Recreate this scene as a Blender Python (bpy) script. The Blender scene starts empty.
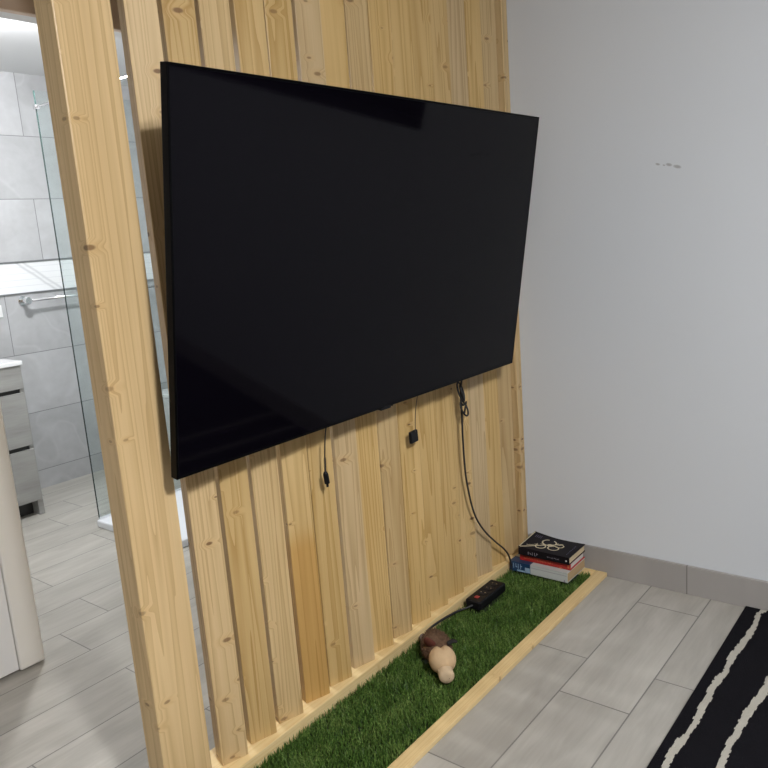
import bpy, bmesh, math, random
from mathutils import Vector, Matrix, noise
import numpy as np

S = 1.34                      # metres per layout unit (the layout unit is the eye height)
rng = random.Random(7)
SC = bpy.context.scene
COL = SC.collection
RAD = math.radians

# ------------------------------------------------------------------ materials
def new_mat(name):
    m = bpy.data.materials.new(name)
    m.use_nodes = True
    nt = m.node_tree
    b = nt.nodes['Principled BSDF']
    return m, nt, b

def N(nt, kind, **kw):
    n = nt.nodes.new(kind)
    for k, v in kw.items():
        if k in n.inputs.keys() if isinstance(k, str) else False:
            n.inputs[k].default_value = v
        else:
            setattr(n, k, v)
    return n

def L(nt, a, b):
    nt.links.new(a, b)

def plain(name, col, rough=0.5, metal=0.0, spec=0.5, noise_amt=0.0, noise_scale=20.0, bump=0.0):
    m, nt, b = new_mat(name)
    b.inputs['Base Color'].default_value = (*col, 1)
    b.inputs['Roughness'].default_value = rough
    b.inputs['Metallic'].default_value = metal
    b.inputs['Specular IOR Level'].default_value = spec
    if noise_amt > 0 or bump > 0:
        tc = N(nt, 'ShaderNodeTexCoord')
        no = N(nt, 'ShaderNodeTexNoise')
        no.inputs['Scale'].default_value = noise_scale
        no.inputs['Detail'].default_value = 5
        L(nt, tc.outputs['Object'], no.inputs['Vector'])
        if noise_amt > 0:
            mx = N(nt, 'ShaderNodeMix', data_type='RGBA')
            mx.inputs[6].default_value = (*[max(0, c * (1 - noise_amt)) for c in col], 1)
            mx.inputs[7].default_value = (*[min(1, c * (1 + noise_amt)) for c in col], 1)
            L(nt, no.outputs['Fac'], mx.inputs[0])
            L(nt, mx.outputs[2], b.inputs['Base Color'])
        if bump > 0:
            bp = N(nt, 'ShaderNodeBump')
            bp.inputs['Strength'].default_value = bump
            bp.inputs['Distance'].default_value = 0.01
            L(nt, no.outputs['Fac'], bp.inputs['Height'])
            L(nt, bp.outputs['Normal'], b.inputs['Normal'])
    return m

def math_n(nt, op, a, b=None, clamp=False):
    n = N(nt, 'ShaderNodeMath', operation=op)
    n.use_clamp = clamp
    for i, v in enumerate((a, b)):
        if v is None:
            continue
        if isinstance(v, (int, float)):
            n.inputs[i].default_value = v
        else:
            L(nt, v, n.inputs[i])
    return n.outputs[0]

def ramp(nt, fac, stops):
    r = N(nt, 'ShaderNodeValToRGB')
    el = r.color_ramp.elements
    while len(el) < len(stops):
        el.new(0.5)
    for e, (p, c) in zip(el, stops):
        e.position = p
        e.color = (*c, 1)
    L(nt, fac, r.inputs['Fac'])
    return r.outputs['Color']

def mixc(nt, fac, a, b, mode='MIX'):
    mx = N(nt, 'ShaderNodeMix', data_type='RGBA', blend_type=mode)
    for i, v in ((0, fac), (6, a), (7, b)):
        if isinstance(v, (int, float)):
            mx.inputs[i].default_value = v
        elif isinstance(v, tuple):
            mx.inputs[i].default_value = (*v, 1)
        else:
            L(nt, v, mx.inputs[i])
    return mx.outputs[2]

def wood(name, axis='Z', light=(0.70, 0.515, 0.268), dark=(0.40, 0.245, 0.083), knots=0.52, rough=0.42, tint=None):
    """varnished pine, grain along the given local axis"""
    m, nt, b = new_mat(name)
    tc = N(nt, 'ShaderNodeTexCoord')
    oi = N(nt, 'ShaderNodeObjectInfo')
    sp = N(nt, 'ShaderNodeSeparateXYZ')
    L(nt, tc.outputs['Object'], sp.inputs[0])
    order = {'Z': ('X', 'Y', 'Z'), 'X': ('Z', 'Y', 'X'), 'Y': ('X', 'Z', 'Y')}[axis]
    u, v, w = [sp.outputs[o] for o in order]
    rnd = oi.outputs['Random']
    w2 = math_n(nt, 'ADD', w, math_n(nt, 'MULTIPLY', rnd, 37.0))
    v2 = math_n(nt, 'ADD', v, math_n(nt, 'MULTIPLY', rnd, 11.0))
    def vec(a, bb, c):
        cb = N(nt, 'ShaderNodeCombineXYZ')
        for i, x in enumerate((a, bb, c)):
            if isinstance(x, (int, float)):
                cb.inputs[i].default_value = x
            else:
                L(nt, x, cb.inputs[i])
        return cb.outputs[0]
    # knots
    vo = N(nt, 'ShaderNodeTexVoronoi')
    vo.inputs['Scale'].default_value = 1.0
    vo.voronoi_dimensions = '2D'
    L(nt, vec(math_n(nt, 'ADD', math_n(nt, 'MULTIPLY', math_n(nt, 'ADD', u, v), 6.5), math_n(nt, 'MULTIPLY', rnd, 5.0)), math_n(nt, 'MULTIPLY', w2, 14.0), 0.0), vo.inputs['Vector'])
    d = vo.outputs['Distance']
    csep = N(nt, 'ShaderNodeSeparateColor')
    L(nt, vo.outputs['Color'], csep.inputs[0])
    has = math_n(nt, 'GREATER_THAN', csep.outputs[0], math_n(nt, 'ADD', knots - 0.16, math_n(nt, 'MULTIPLY', math_n(nt, 'FRACT', math_n(nt, 'MULTIPLY', rnd, 13.7)), 0.42)))
    size = math_n(nt, 'ADD', math_n(nt, 'MULTIPLY', csep.outputs[1], 0.065), 0.032)
    dn = math_n(nt, 'DIVIDE', d, size)                       # 1 at the rim of the knot
    mr = N(nt, 'ShaderNodeMapRange', interpolation_type='SMOOTHSTEP')
    mr.inputs['From Min'].default_value = 0.55
    mr.inputs['From Max'].default_value = 1.15
    mr.inputs['To Min'].default_value = 1.0
    mr.inputs['To Max'].default_value = 0.0
    L(nt, dn, mr.inputs['Value'])
    core = math_n(nt, 'MULTIPLY', has, mr.outputs[0])
    mr2 = N(nt, 'ShaderNodeMapRange', interpolation_type='SMOOTHSTEP')
    mr2.inputs['From Min'].default_value = 0.8
    mr2.inputs['From Max'].default_value = 3.6
    mr2.inputs['To Min'].default_value = 1.0
    mr2.inputs['To Max'].default_value = 0.0
    L(nt, dn, mr2.inputs['Value'])
    halo = math_n(nt, 'MULTIPLY', has, mr2.outputs[0])
    # grain, bent around the knots
    bend = math_n(nt, 'MULTIPLY', halo, 0.016)
    ub = math_n(nt, 'ADD', u, bend)
    g1 = N(nt, 'ShaderNodeTexNoise'); g1.inputs['Scale'].default_value = 1; g1.inputs['Detail'].default_value = 1.5
    L(nt, vec(math_n(nt, 'MULTIPLY', ub, 22.0), math_n(nt, 'MULTIPLY', v2, 22.0), math_n(nt, 'MULTIPLY', w2, 0.45)), g1.inputs['Vector'])
    # growth rings: saw-like bands of a slow field
    rings = math_n(nt, 'FRACT', math_n(nt, 'MULTIPLY', g1.outputs['Fac'], 9.0))
    g2 = N(nt, 'ShaderNodeTexNoise'); g2.inputs['Scale'].default_value = 1; g2.inputs['Detail'].default_value = 4
    L(nt, vec(math_n(nt, 'MULTIPLY', ub, 230.0), math_n(nt, 'MULTIPLY', v2, 230.0), math_n(nt, 'MULTIPLY', w2, 5.0)), g2.inputs['Vector'])
    g3 = N(nt, 'ShaderNodeTexNoise'); g3.inputs['Scale'].default_value = 1; g3.inputs['Detail'].default_value = 2
    L(nt, vec(math_n(nt, 'MULTIPLY', u, 7.0), math_n(nt, 'MULTIPLY', v2, 7.0), math_n(nt, 'MULTIPLY', w2, 1.6)), g3.inputs['Vector'])
    f = math_n(nt, 'ADD', math_n(nt, 'MULTIPLY', math_n(nt, 'POWER', rings, 2.5), 0.50), math_n(nt, 'MULTIPLY', g2.outputs['Fac'], 0.30))
    f = math_n(nt, 'ADD', f, math_n(nt, 'MULTIPLY', math_n(nt, 'SUBTRACT', g3.outputs['Fac'], 0.35), 0.75), clamp=True)
    col = mixc(nt, f, light, dark)
    # board to board difference
    hv = N(nt, 'ShaderNodeHueSaturation')
    L(nt, col, hv.inputs['Color'])
    L(nt, math_n(nt, 'ADD', 0.92, math_n(nt, 'MULTIPLY', rnd, 0.14)), hv.inputs['Value'])
    L(nt, math_n(nt, 'ADD', 0.88, math_n(nt, 'MULTIPLY', math_n(nt, 'FRACT', math_n(nt, 'MULTIPLY', rnd, 7.31)), 0.22)), hv.inputs['Saturation'])
    col = hv.outputs[0]
    if tint:                                                # tint = (colour, height below which it applies)
        sm = N(nt, 'ShaderNodeMapRange', interpolation_type='SMOOTHSTEP')
        sm.inputs['From Min'].default_value = tint[1] - 0.05
        sm.inputs['From Max'].default_value = tint[1] + 0.04
        sm.inputs['To Min'].default_value = 1; sm.inputs['To Max'].default_value = 0
        L(nt, math_n(nt, 'ADD', w, math_n(nt, 'MULTIPLY', g1.outputs['Fac'], 0.05)), sm.inputs['Value'])
        col = mixc(nt, sm.outputs[0], col, mixc(nt, 1.0, col, tint[0], 'MULTIPLY'))
    col = mixc(nt, math_n(nt, 'MULTIPLY', halo, 0.22), col, (0.60, 0.37, 0.15))
    col = mixc(nt, math_n(nt, 'MULTIPLY', core, math_n(nt, 'ADD', 0.40, math_n(nt, 'MULTIPLY', csep.outputs[2], 0.52))), col, (0.15, 0.07, 0.028))
    L(nt, col, b.inputs['Base Color'])
    b.inputs['Roughness'].default_value = rough
    b.inputs['Specular IOR Level'].default_value = 0.3
    b.inputs['Coat Weight'].default_value = 0.10
    b.inputs['Coat Roughness'].default_value = 0.32
    bp = N(nt, 'ShaderNodeBump'); bp.inputs['Strength'].default_value = 0.35; bp.inputs['Distance'].default_value = 0.004
    hgt = math_n(nt, 'ADD', math_n(nt, 'MULTIPLY', g2.outputs['Fac'], 0.12), math_n(nt, 'ADD', math_n(nt, 'MULTIPLY', g3.outputs['Fac'], 1.0), math_n(nt, 'MULTIPLY', halo, 0.5)))
    L(nt, hgt, bp.inputs['Height'])
    L(nt, bp.outputs['Normal'], b.inputs['Normal'])
    return m

def plank_tiles(name, bw, rh, offset, col_a, col_b, mortar, loc=(0, 0), msize=0.0022, plane='XY', rough=0.38, streak=True, veins=False):
    """glazed plank / wall tiles: brick joints, cloudy body, streaks along the long side"""
    m, nt, b = new_mat(name)
    tc = N(nt, 'ShaderNodeTexCoord')
    sp = N(nt, 'ShaderNodeSeparateXYZ'); L(nt, tc.outputs['Object'], sp.inputs[0])
    p, q = (sp.outputs['X'], sp.outputs['Y']) if plane == 'XY' else (sp.outputs['X'], sp.outputs['Z'])
    cb = N(nt, 'ShaderNodeCombineXYZ')
    L(nt, math_n(nt, 'ADD', p, loc[0]), cb.inputs[0]); L(nt, math_n(nt, 'ADD', q, loc[1]), cb.inputs[1])
    br = N(nt, 'ShaderNodeTexBrick')
    br.offset = offset; br.offset_frequency = 2; br.squash = 1
    br.inputs['Scale'].default_value = 1
    br.inputs['Brick Width'].default_value = bw
    br.inputs['Row Height'].default_value = rh
    br.inputs['Mortar Size'].default_value = msize
    br.inputs['Mortar Smooth'].default_value = 0.1
    br.inputs['Color1'].default_value = (0, 0, 0, 1); br.inputs['Color2'].default_value = (1, 1, 1, 1)
    br.inputs['Mortar'].default_value = (0.5, 0.5, 0.5, 1)
    L(nt, cb.outputs[0], br.inputs['Vector'])
    perb = br.outputs['Color']
    # per-tile shift of the pattern
    sh = N(nt, 'ShaderNodeVectorMath', operation='SCALE'); sh.inputs['Scale'].default_value = 23.0
    L(nt, perb, sh.inputs[0])
    ad = N(nt, 'ShaderNodeVectorMath', operation='ADD'); L(nt, cb.outputs[0], ad.inputs[0]); L(nt, sh.outputs[0], ad.inputs[1])
    mp = N(nt, 'ShaderNodeMapping'); mp.inputs['Scale'].default_value = (3.2, 13.0, 1) if streak else (5, 5, 1)
    L(nt, ad.outputs[0], mp.inputs['Vector'])
    n1 = N(nt, 'ShaderNodeTexNoise'); n1.inputs['Scale'].default_value = 1; n1.inputs['Detail'].default_value = 6; n1.inputs['Distortion'].default_value = 0.6
    L(nt, mp.outputs[0], n1.inputs['Vector'])
    f = math_n(nt, 'ADD', math_n(nt, 'MULTIPLY', math_n(nt, 'SUBTRACT', n1.outputs['Fac'], 0.5), 1.7), 0.5, clamp=True)
    mp2 = N(nt, 'ShaderNodeMapping'); mp2.inputs['Scale'].default_value = (9, 110.0, 1) if streak else (24, 24, 1)
    L(nt, ad.outputs[0], mp2.inputs['Vector'])
    n2 = N(nt, 'ShaderNodeTexNoise'); n2.inputs['Scale'].default_value = 1; n2.inputs['Detail'].default_value = 3
    L(nt, mp2.outputs[0], n2.inputs['Vector'])
    f = math_n(nt, 'ADD', f, math_n(nt, 'MULTIPLY', math_n(nt, 'SUBTRACT', n2.outputs['Fac'], 0.5), 0.55), clamp=True)
    col = mixc(nt, f, col_a, col_b)
    hv = N(nt, 'ShaderNodeHueSaturation'); L(nt, col, hv.inputs['Color'])
    L(nt, math_n(nt, 'ADD', 0.93, math_n(nt, 'MULTIPLY', perb, 0.14)), hv.inputs['Value'])
    col = hv.outputs[0]
    if veins:
        wv = N(nt, 'ShaderNodeTexNoise'); wv.inputs['Scale'].default_value = 1.3; wv.inputs['Detail'].default_value = 2; wv.inputs['Distortion'].default_value = 0.4
        L(nt, ad.outputs[0], wv.inputs['Vector'])
        dv = math_n(nt, 'ABSOLUTE', math_n(nt, 'SUBTRACT', wv.outputs['Fac'], 0.5))
        vm = N(nt, 'ShaderNodeMapRange'); vm.inputs['From Min'].default_value = 0; vm.inputs['From Max'].default_value = 0.012
        vm.inputs['To Min'].default_value = 0.14; vm.inputs['To Max'].default_value = 0
        L(nt, dv, vm.inputs['Value'])
        col = mixc(nt, vm.outputs[0], col, (0.72, 0.72, 0.73))
    col = mixc(nt, br.outputs['Fac'], col, mortar)
    L(nt, col, b.inputs['Base Color'])
    b.inputs['Roughness'].default_value = rough
    b.inputs['Specular IOR Level'].default_value = 0.35
    bp = N(nt, 'ShaderNodeBump'); bp.inputs['Strength'].default_value = 0.4; bp.inputs['Distance'].default_value = 0.0015
    L(nt, math_n(nt, 'ADD', math_n(nt, 'SUBTRACT', 1.0, br.outputs['Fac']), math_n(nt, 'MULTIPLY', n2.outputs['Fac'], 0.25)), bp.inputs['Height'])
    L(nt, bp.outputs['Normal'], b.inputs['Normal'])
    return m

MAT = {}
MAT['pine'] = wood('varnished pine')
MAT['pine_post'] = wood('varnished pine post', knots=0.60, light=(0.78, 0.55, 0.25), dark=(0.50, 0.30, 0.095))
MAT['pine_x'] = wood('varnished pine lengthwise', axis='X', knots=0.85, light=(0.88, 0.70, 0.40), dark=(0.74, 0.52, 0.24))
MAT['pine_edge'] = wood('pine edging', axis='X', knots=0.8, light=(0.84, 0.63, 0.31), dark=(0.66, 0.44, 0.18))
MAT['pine_y'] = wood('varnished pine crosswise', axis='Y', knots=0.9, light=(0.88, 0.70, 0.40), dark=(0.74, 0.52, 0.24))
MAT['pine_amber'] = wood('varnished pine with amber foot', tint=((0.88, 0.76, 0.56), 0.53))
MAT['header'] = plain('brown painted lintel', (0.60, 0.46, 0.35), 0.5, noise_amt=0.08, noise_scale=9)
MAT['floor'] = plank_tiles('grey wood look floor tiles', 0.467 * S, 0.1562 * S, 0.319, (0.335, 0.315, 0.278), (0.49, 0.468, 0.424), (0.20, 0.19, 0.175),
                           loc=(-1.051 * S + 0.467 * S * 6, (-0.688 + 0.1562 * 31) * S))
MAT['skirting'] = plank_tiles('grey skirting tiles', 0.467 * S, 0.4, 0.0, (0.33, 0.315, 0.30), (0.42, 0.40, 0.38), (0.2, 0.19, 0.18), loc=(5 * 0.467 * S, 0.1), plane='XY')
MAT['wall_tile'] = plank_tiles('grey marbled wall tiles', 0.80 * S, 0.262 * S, 0.37, (0.40, 0.395, 0.40), (0.53, 0.53, 0.54), (0.22, 0.22, 0.22),
                               plane='XZ', streak=False, veins=True, rough=0.3)
MAT['plaster_white'] = plain('matt white ceiling paint', (0.72, 0.72, 0.72), 0.8, spec=0.2)
MAT['taupe_low_bounce'] = plain('low bounce taupe for unseen walls', (0.16, 0.145, 0.125), 0.8)  # colour made up for the unseen left and rear walls, to cut bounced light
MAT['door_white'] = plain('white door lacquer', (0.80, 0.80, 0.80), 0.35)
MAT['casing'] = plain('cream door casing', (0.82, 0.80, 0.755), 0.4)
MAT['ceramic'] = plain('white glazed ceramic', (0.88, 0.88, 0.88), 0.12)
MAT['acrylic'] = plain('white shower tray acrylic', (0.82, 0.84, 0.88), 0.2)
MAT['chrome'] = plain('chrome', (0.75, 0.75, 0.76), 0.12, metal=1.0)
MAT['steel'] = plain('brushed steel trim', (0.36, 0.36, 0.37), 0.35, metal=1.0)
MAT['black_plastic'] = plain('black plastic', (0.006, 0.006, 0.008), 0.4, spec=0.2)
MAT['black_soft'] = plain('black cable rubber', (0.014, 0.014, 0.015), 0.5)
MAT['tv_screen'] = plain('dark glossy screen', (0.0022, 0.0017, 0.0034), 0.06, spec=0.10)
MAT['tv_bezel'] = plain('black bezel', (0.001, 0.001, 0.0015), 0.3, spec=0.08)
MAT['cabinet_wood'] = plank_tiles('grey oak veneer', 3.0, 3.0, 0, (0.25, 0.245, 0.23), (0.42, 0.415, 0.40), (0.3, 0.3, 0.3), loc=(1, 1), plane='XZ', rough=0.45)
MAT['recess'] = plain('painted recess shade', (0.03, 0.03, 0.03), 0.6)  # near-black paints in the shade of the grip slots and under the vanity
MAT['red_cloth'] = plain('red book cover', (0.42, 0.025, 0.02), 0.4, noise_amt=0.15)
MAT['black_cover'] = plain('black book cover', (0.010, 0.008, 0.011), 0.55, spec=0.15)
MAT['white_cover'] = plain('white book cover', (0.60, 0.63, 0.61), 0.4)
MAT['blue_cover'] = plain('deep blue book cover', (0.010, 0.045, 0.12), 0.35)
MAT['blue_light'] = plain('pale blue print', (0.33, 0.47, 0.62), 0.5)
MAT['gold_print'] = plain('pale gold print', (0.66, 0.58, 0.40), 0.4)
MAT['grey_print'] = plain('grey print', (0.30, 0.28, 0.33), 0.5)
MAT['orange_print'] = plain('orange print', (0.62, 0.17, 0.07), 0.5)
MAT['violet_print'] = plain('violet print', (0.16, 0.13, 0.24), 0.5)
def pages(name, col):
    m, nt, b = new_mat(name)
    tc = N(nt, 'ShaderNodeTexCoord'); mp = N(nt, 'ShaderNodeMapping'); mp.inputs['Scale'].default_value = (4, 4, 900)
    L(nt, tc.outputs['Object'], mp.inputs['Vector'])
    no = N(nt, 'ShaderNodeTexNoise'); no.inputs['Scale'].default_value = 1; L(nt, mp.outputs[0], no.inputs['Vector'])
    L(nt, mixc(nt, no.outputs['Fac'], tuple(c * 0.75 for c in col), col), b.inputs['Base Color'])
    b.inputs['Roughness'].default_value = 0.8
    return m
MAT['pages_cream'] = pages('cream page edges', (0.70, 0.58, 0.38))
MAT['pages_white'] = pages('white page edges', (0.74, 0.73, 0.70))
MAT['pages_tan'] = pages('tan page edges', (0.56, 0.40, 0.22))
MAT['plush_brown'] = plain('brown plush', (0.115, 0.062, 0.033), 0.9, noise_amt=0.5, noise_scale=90)
MAT['plush_beige'] = plain('beige plush', (0.60, 0.42, 0.245), 0.9, noise_amt=0.12, noise_scale=60)
MAT['plush_muzzle'] = plain('pale beige plush', (0.60, 0.45, 0.29), 0.9, noise_amt=0.15, noise_scale=60)
MAT['plush_red'] = plain('russet felt', (0.11, 0.026, 0.015), 0.9)
MAT['plush_black'] = plain('black felt', (0.012, 0.01, 0.01), 0.8)
MAT['plush_grey'] = plain('grey felt', (0.25, 0.21, 0.20), 0.9)
MAT['switch_red'] = plain('red translucent rocker', (0.42, 0.05, 0.05), 0.3)
MAT['socket_grey'] = plain('dark grey socket', (0.012, 0.011, 0.014), 0.4, spec=0.2)
MAT['white_plastic'] = plain('white plastic', (0.80, 0.80, 0.80), 0.35)
MAT['night_glass'] = plain('dark window glass', (0.002, 0.002, 0.003), 0.08)
MAT['turf_back'] = plain('dark turf backing', (0.012, 0.022, 0.006), 0.9)

def grass_mat():
    m, nt, b = new_mat('green artificial grass')
    tc = N(nt, 'ShaderNodeTexCoord')
    no = N(nt, 'ShaderNodeTexNoise'); no.inputs['Scale'].default_value = 170; no.inputs['Detail'].default_value = 1
    L(nt, tc.outputs['Object'], no.inputs['Vector'])
    no2 = N(nt, 'ShaderNodeTexNoise'); no2.inputs['Scale'].default_value = 14; no2.inputs['Detail'].default_value = 3
    L(nt, tc.outputs['Object'], no2.inputs['Vector'])
    f = math_n(nt, 'ADD', math_n(nt, 'MULTIPLY', no.outputs['Fac'], 0.75), math_n(nt, 'MULTIPLY', no2.outputs['Fac'], 0.3), clamp=True)
    col = ramp(nt, f, [(0.34, (0.020, 0.055, 0.010)), (0.52, (0.085, 0.17, 0.028)), (0.72, (0.26, 0.34, 0.10))])
    L(nt, col, b.inputs['Base Color'])
    b.inputs['Roughness'].default_value = 0.5
    b.inputs['Specular IOR Level'].default_value = 0.3
    return m
MAT['grass'] = grass_mat()

def wall_paint():
    """white emulsion with a few grey scuffs of their own shape"""
    m, nt, b = new_mat('white wall paint')
    tc = N(nt, 'ShaderNodeTexCoord')
    sp = N(nt, 'ShaderNodeSeparateXYZ'); L(nt, tc.outputs['Object'], sp.inputs[0])
    no = N(nt, 'ShaderNodeTexNoise'); no.inputs['Scale'].default_value = 60; no.inputs['Detail'].default_value = 4
    L(nt, tc.outputs['Object'], no.inputs['Vector'])
    tot = None
    for (y, z, ry, rz) in ((0.667, 1.121, 0.006, 0.0028), (0.652, 1.117, 0.0035, 0.0018), (0.640, 1.117, 0.008, 0.004), (0.620, 1.110, 0.010, 0.0042)):
        dy = math_n(nt, 'DIVIDE', math_n(nt, 'SUBTRACT', sp.outputs['Y'], y * S), ry * S)
        zz = math_n(nt, 'ADD', math_n(nt, 'SUBTRACT', sp.outputs['Z'], z * S), math_n(nt, 'MULTIPLY', math_n(nt, 'SUBTRACT', sp.outputs['Y'], y * S), -0.25))
        dz = math_n(nt, 'DIVIDE', zz, rz * S)
        r2 = math_n(nt, 'ADD', math_n(nt, 'MULTIPLY', dy, dy), math_n(nt, 'MULTIPLY', dz, dz))
        k = math_n(nt, 'SUBTRACT', math_n(nt, 'SUBTRACT', 1.7, r2), math_n(nt, 'MULTIPLY', no.outputs['Fac'], 0.9), clamp=True)
        tot = k if tot is None else math_n(nt, 'MAXIMUM', tot, k)
    no2 = N(nt, 'ShaderNodeTexNoise'); no2.inputs['Scale'].default_value = 1.2
    L(nt, tc.outputs['Object'], no2.inputs['Vector'])
    base = mixc(nt, no2.outputs['Fac'], (0.675, 0.708, 0.742), (0.695, 0.722, 0.757))
    col = mixc(nt, math_n(nt, 'MULTIPLY', tot, 0.8), base, (0.36, 0.36, 0.36))
    L(nt, col, b.inputs['Base Color'])
    b.inputs['Roughness'].default_value = 0.7
    b.inputs['Specular IOR Level'].default_value = 0.25
    bp = N(nt, 'ShaderNodeBump'); bp.inputs['Strength'].default_value = 0.08; bp.inputs['Distance'].default_value = 0.002
    L(nt, no.outputs['Fac'], bp.inputs['Height']); L(nt, bp.outputs['Normal'], b.inputs['Normal'])
    return m
MAT['wall'] = wall_paint()

def band_mat():
    m, nt, b = new_mat('white ribbed marble border')
    tc = N(nt, 'ShaderNodeTexCoord'); sp = N(nt, 'ShaderNodeSeparateXYZ'); L(nt, tc.outputs['Object'], sp.inputs[0])
    fr = math_n(nt, 'FRACT', math_n(nt, 'MULTIPLY', sp.outputs['Z'], 1 / 0.036))
    line = math_n(nt, 'LESS_THAN', fr, 0.10)
    no = N(nt, 'ShaderNodeTexNoise'); no.inputs['Scale'].default_value = 9
    L(nt, tc.outputs['Object'], no.inputs['Vector'])
    dg = math_n(nt, 'ADD', math_n(nt, 'ADD', sp.outputs['X'], math_n(nt, 'MULTIPLY', sp.outputs['Z'], 1.25)), math_n(nt, 'MULTIPLY', no.outputs['Fac'], 0.03))
    vein = math_n(nt, 'SUBTRACT', 1.0, math_n(nt, 'MULTIPLY', math_n(nt, 'ABSOLUTE', math_n(nt, 'SUBTRACT', math_n(nt, 'PINGPONG', dg, 0.87), 0.02)), 55.0), clamp=True)
    col = mixc(nt, math_n(nt, 'MULTIPLY', vein, 0.5), (0.84, 0.84, 0.85), (0.42, 0.42, 0.44))
    col = mixc(nt, math_n(nt, 'MULTIPLY', line, 0.45), col, (0.62, 0.63, 0.66))
    L(nt, col, b.inputs['Base Color']); b.inputs['Roughness'].default_value = 0.25
    return m
MAT['border'] = band_mat()

def glass_mat():
    m, nt, b = new_mat('greenish shower glass')
    out = nt.nodes['Material Output']
    nt.nodes.remove(b)
    tr = N(nt, 'ShaderNodeBsdfTransparent'); tr.inputs[0].default_value = (0.92, 0.955, 0.95, 1)
    gl = N(nt, 'ShaderNodeBsdfGlossy'); gl.inputs['Roughness'].default_value = 0.02
    lw = N(nt, 'ShaderNodeLayerWeight'); lw.inputs['Blend'].default_value = 0.5
    refl = math_n(nt, 'ADD', 0.03, math_n(nt, 'MULTIPLY', math_n(nt, 'POWER', lw.outputs['Facing'], 5.0), 0.7))
    mx = N(nt, 'ShaderNodeMixShader')
    L(nt, refl, mx.inputs[0]); L(nt, tr.outputs[0], mx.inputs[1]); L(nt, gl.outputs[0], mx.inputs[2])
    L(nt, mx.outputs[0], out.inputs['Surface'])
    return m
MAT['glass'] = glass_mat()
MAT['glass_edge'] = plain('dark green glass edge', (0.02, 0.045, 0.04), 0.2)
MAT['rug_black'] = plain('black woven rug', (0.0075, 0.007, 0.0095), 0.95, spec=0.1, noise_amt=0.5, noise_scale=350, bump=0.5)
MAT['rug_cream'] = plain('cream woven rug', (0.50, 0.475, 0.41), 0.95, spec=0.1, noise_amt=0.15, noise_scale=350, bump=0.5)

# ------------------------------------------------------------------ mesh helpers (layout units in, metres out)
def V(x, y, z):
    return Vector((x * S, y * S, z * S))

def box(bm, x0, x1, y0, y1, z0, z1, mi=0):
    vs = [bm.verts.new(V(x, y, z)) for x in (x0, x1) for y in (y0, y1) for z in (z0, z1)]
    for idx in ((0, 1, 3, 2), (4, 6, 7, 5), (0, 4, 5, 1), (2, 3, 7, 6), (0, 2, 6, 4), (1, 5, 7, 3)):
        f = bm.faces.new([vs[i] for i in idx]); f.material_index = mi
    return vs

def boxm(x0, x1, y0, y1, z0, z1):
    bm = bmesh.new(); box(bm, x0, x1, y0, y1, z0, z1); return bm

def smooth_path(pts, n=6):
    pts = [Vector(p) for p in pts]
    out = []
    for i in range(len(pts) - 1):
        p0 = pts[max(i - 1, 0)]; p1 = pts[i]; p2 = pts[i + 1]; p3 = pts[min(i + 2, len(pts) - 1)]
        for k in range(n):
            t = k / n
            out.append(0.5 * ((2 * p1) + (p2 - p0) * t + (2 * p0 - 5 * p1 + 4 * p2 - p3) * t * t + (3 * p1 - p0 - 3 * p2 + p3) * t ** 3))
    out.append(pts[-1])
    return out

def tube(bm, pts, r, n=8, flat=1.0):
    """round tube through metre points; r a number or a function of 0..1"""
    rings = []
    up = Vector((0, 0, 1))
    prev = None
    for i, p in enumerate(pts):
        a = pts[max(i - 1, 0)]; c = pts[min(i + 1, len(pts) - 1)]
        t = (c - a)
        t = t.normalized() if t.length > 1e-9 else Vector((0, 0, 1))
        if prev is None:
            ref = up if abs(t.z) < 0.9 else Vector((1, 0, 0))
            u = t.cross(ref).normalized()
        else:
            u = (prev - t * prev.dot(t)); u = u.normalized() if u.length > 1e-6 else t.cross(up).normalized()
        prev = u
        v = t.cross(u).normalized()
        rr = r(i / max(len(pts) - 1, 1)) if callable(r) else r
        rings.append([bm.verts.new(p + (u * math.cos(2 * math.pi * k / n) + v * math.sin(2 * math.pi * k / n) * flat) * rr) for k in range(n)])
    for a, b in zip(rings, rings[1:]):
        for k in range(n):
            bm.faces.new((a[k], a[(k + 1) % n], b[(k + 1) % n], b[k]))
    bm.faces.new(rings[0][::-1]); bm.faces.new(rings[-1])

def cyl(bm, p, axis, r, h, n=24, r2=None):
    p = Vector(p); axis = Vector(axis).normalized()
    r2 = r if r2 is None else r2
    tube(bm, [p, p + axis * h], lambda t: r + (r2 - r) * t, n)

def ball(bm, c, r, seg=24, rings=16, fn=None, rot=None):
    """ellipsoid (metres); fn(dir)->scale shapes it"""
    c = Vector(c)
    ret = bmesh.ops.create_uvsphere(bm, u_segments=seg, v_segments=rings, radius=1)
    for v in ret['verts']:
        d = v.co.copy()
        k = fn(d) if fn else 1.0
        p = Vector((d.x * r[0], d.y * r[1], d.z * r[2])) * k
        if rot is not None:
            p = rot @ p
        v.co = c + p

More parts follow.
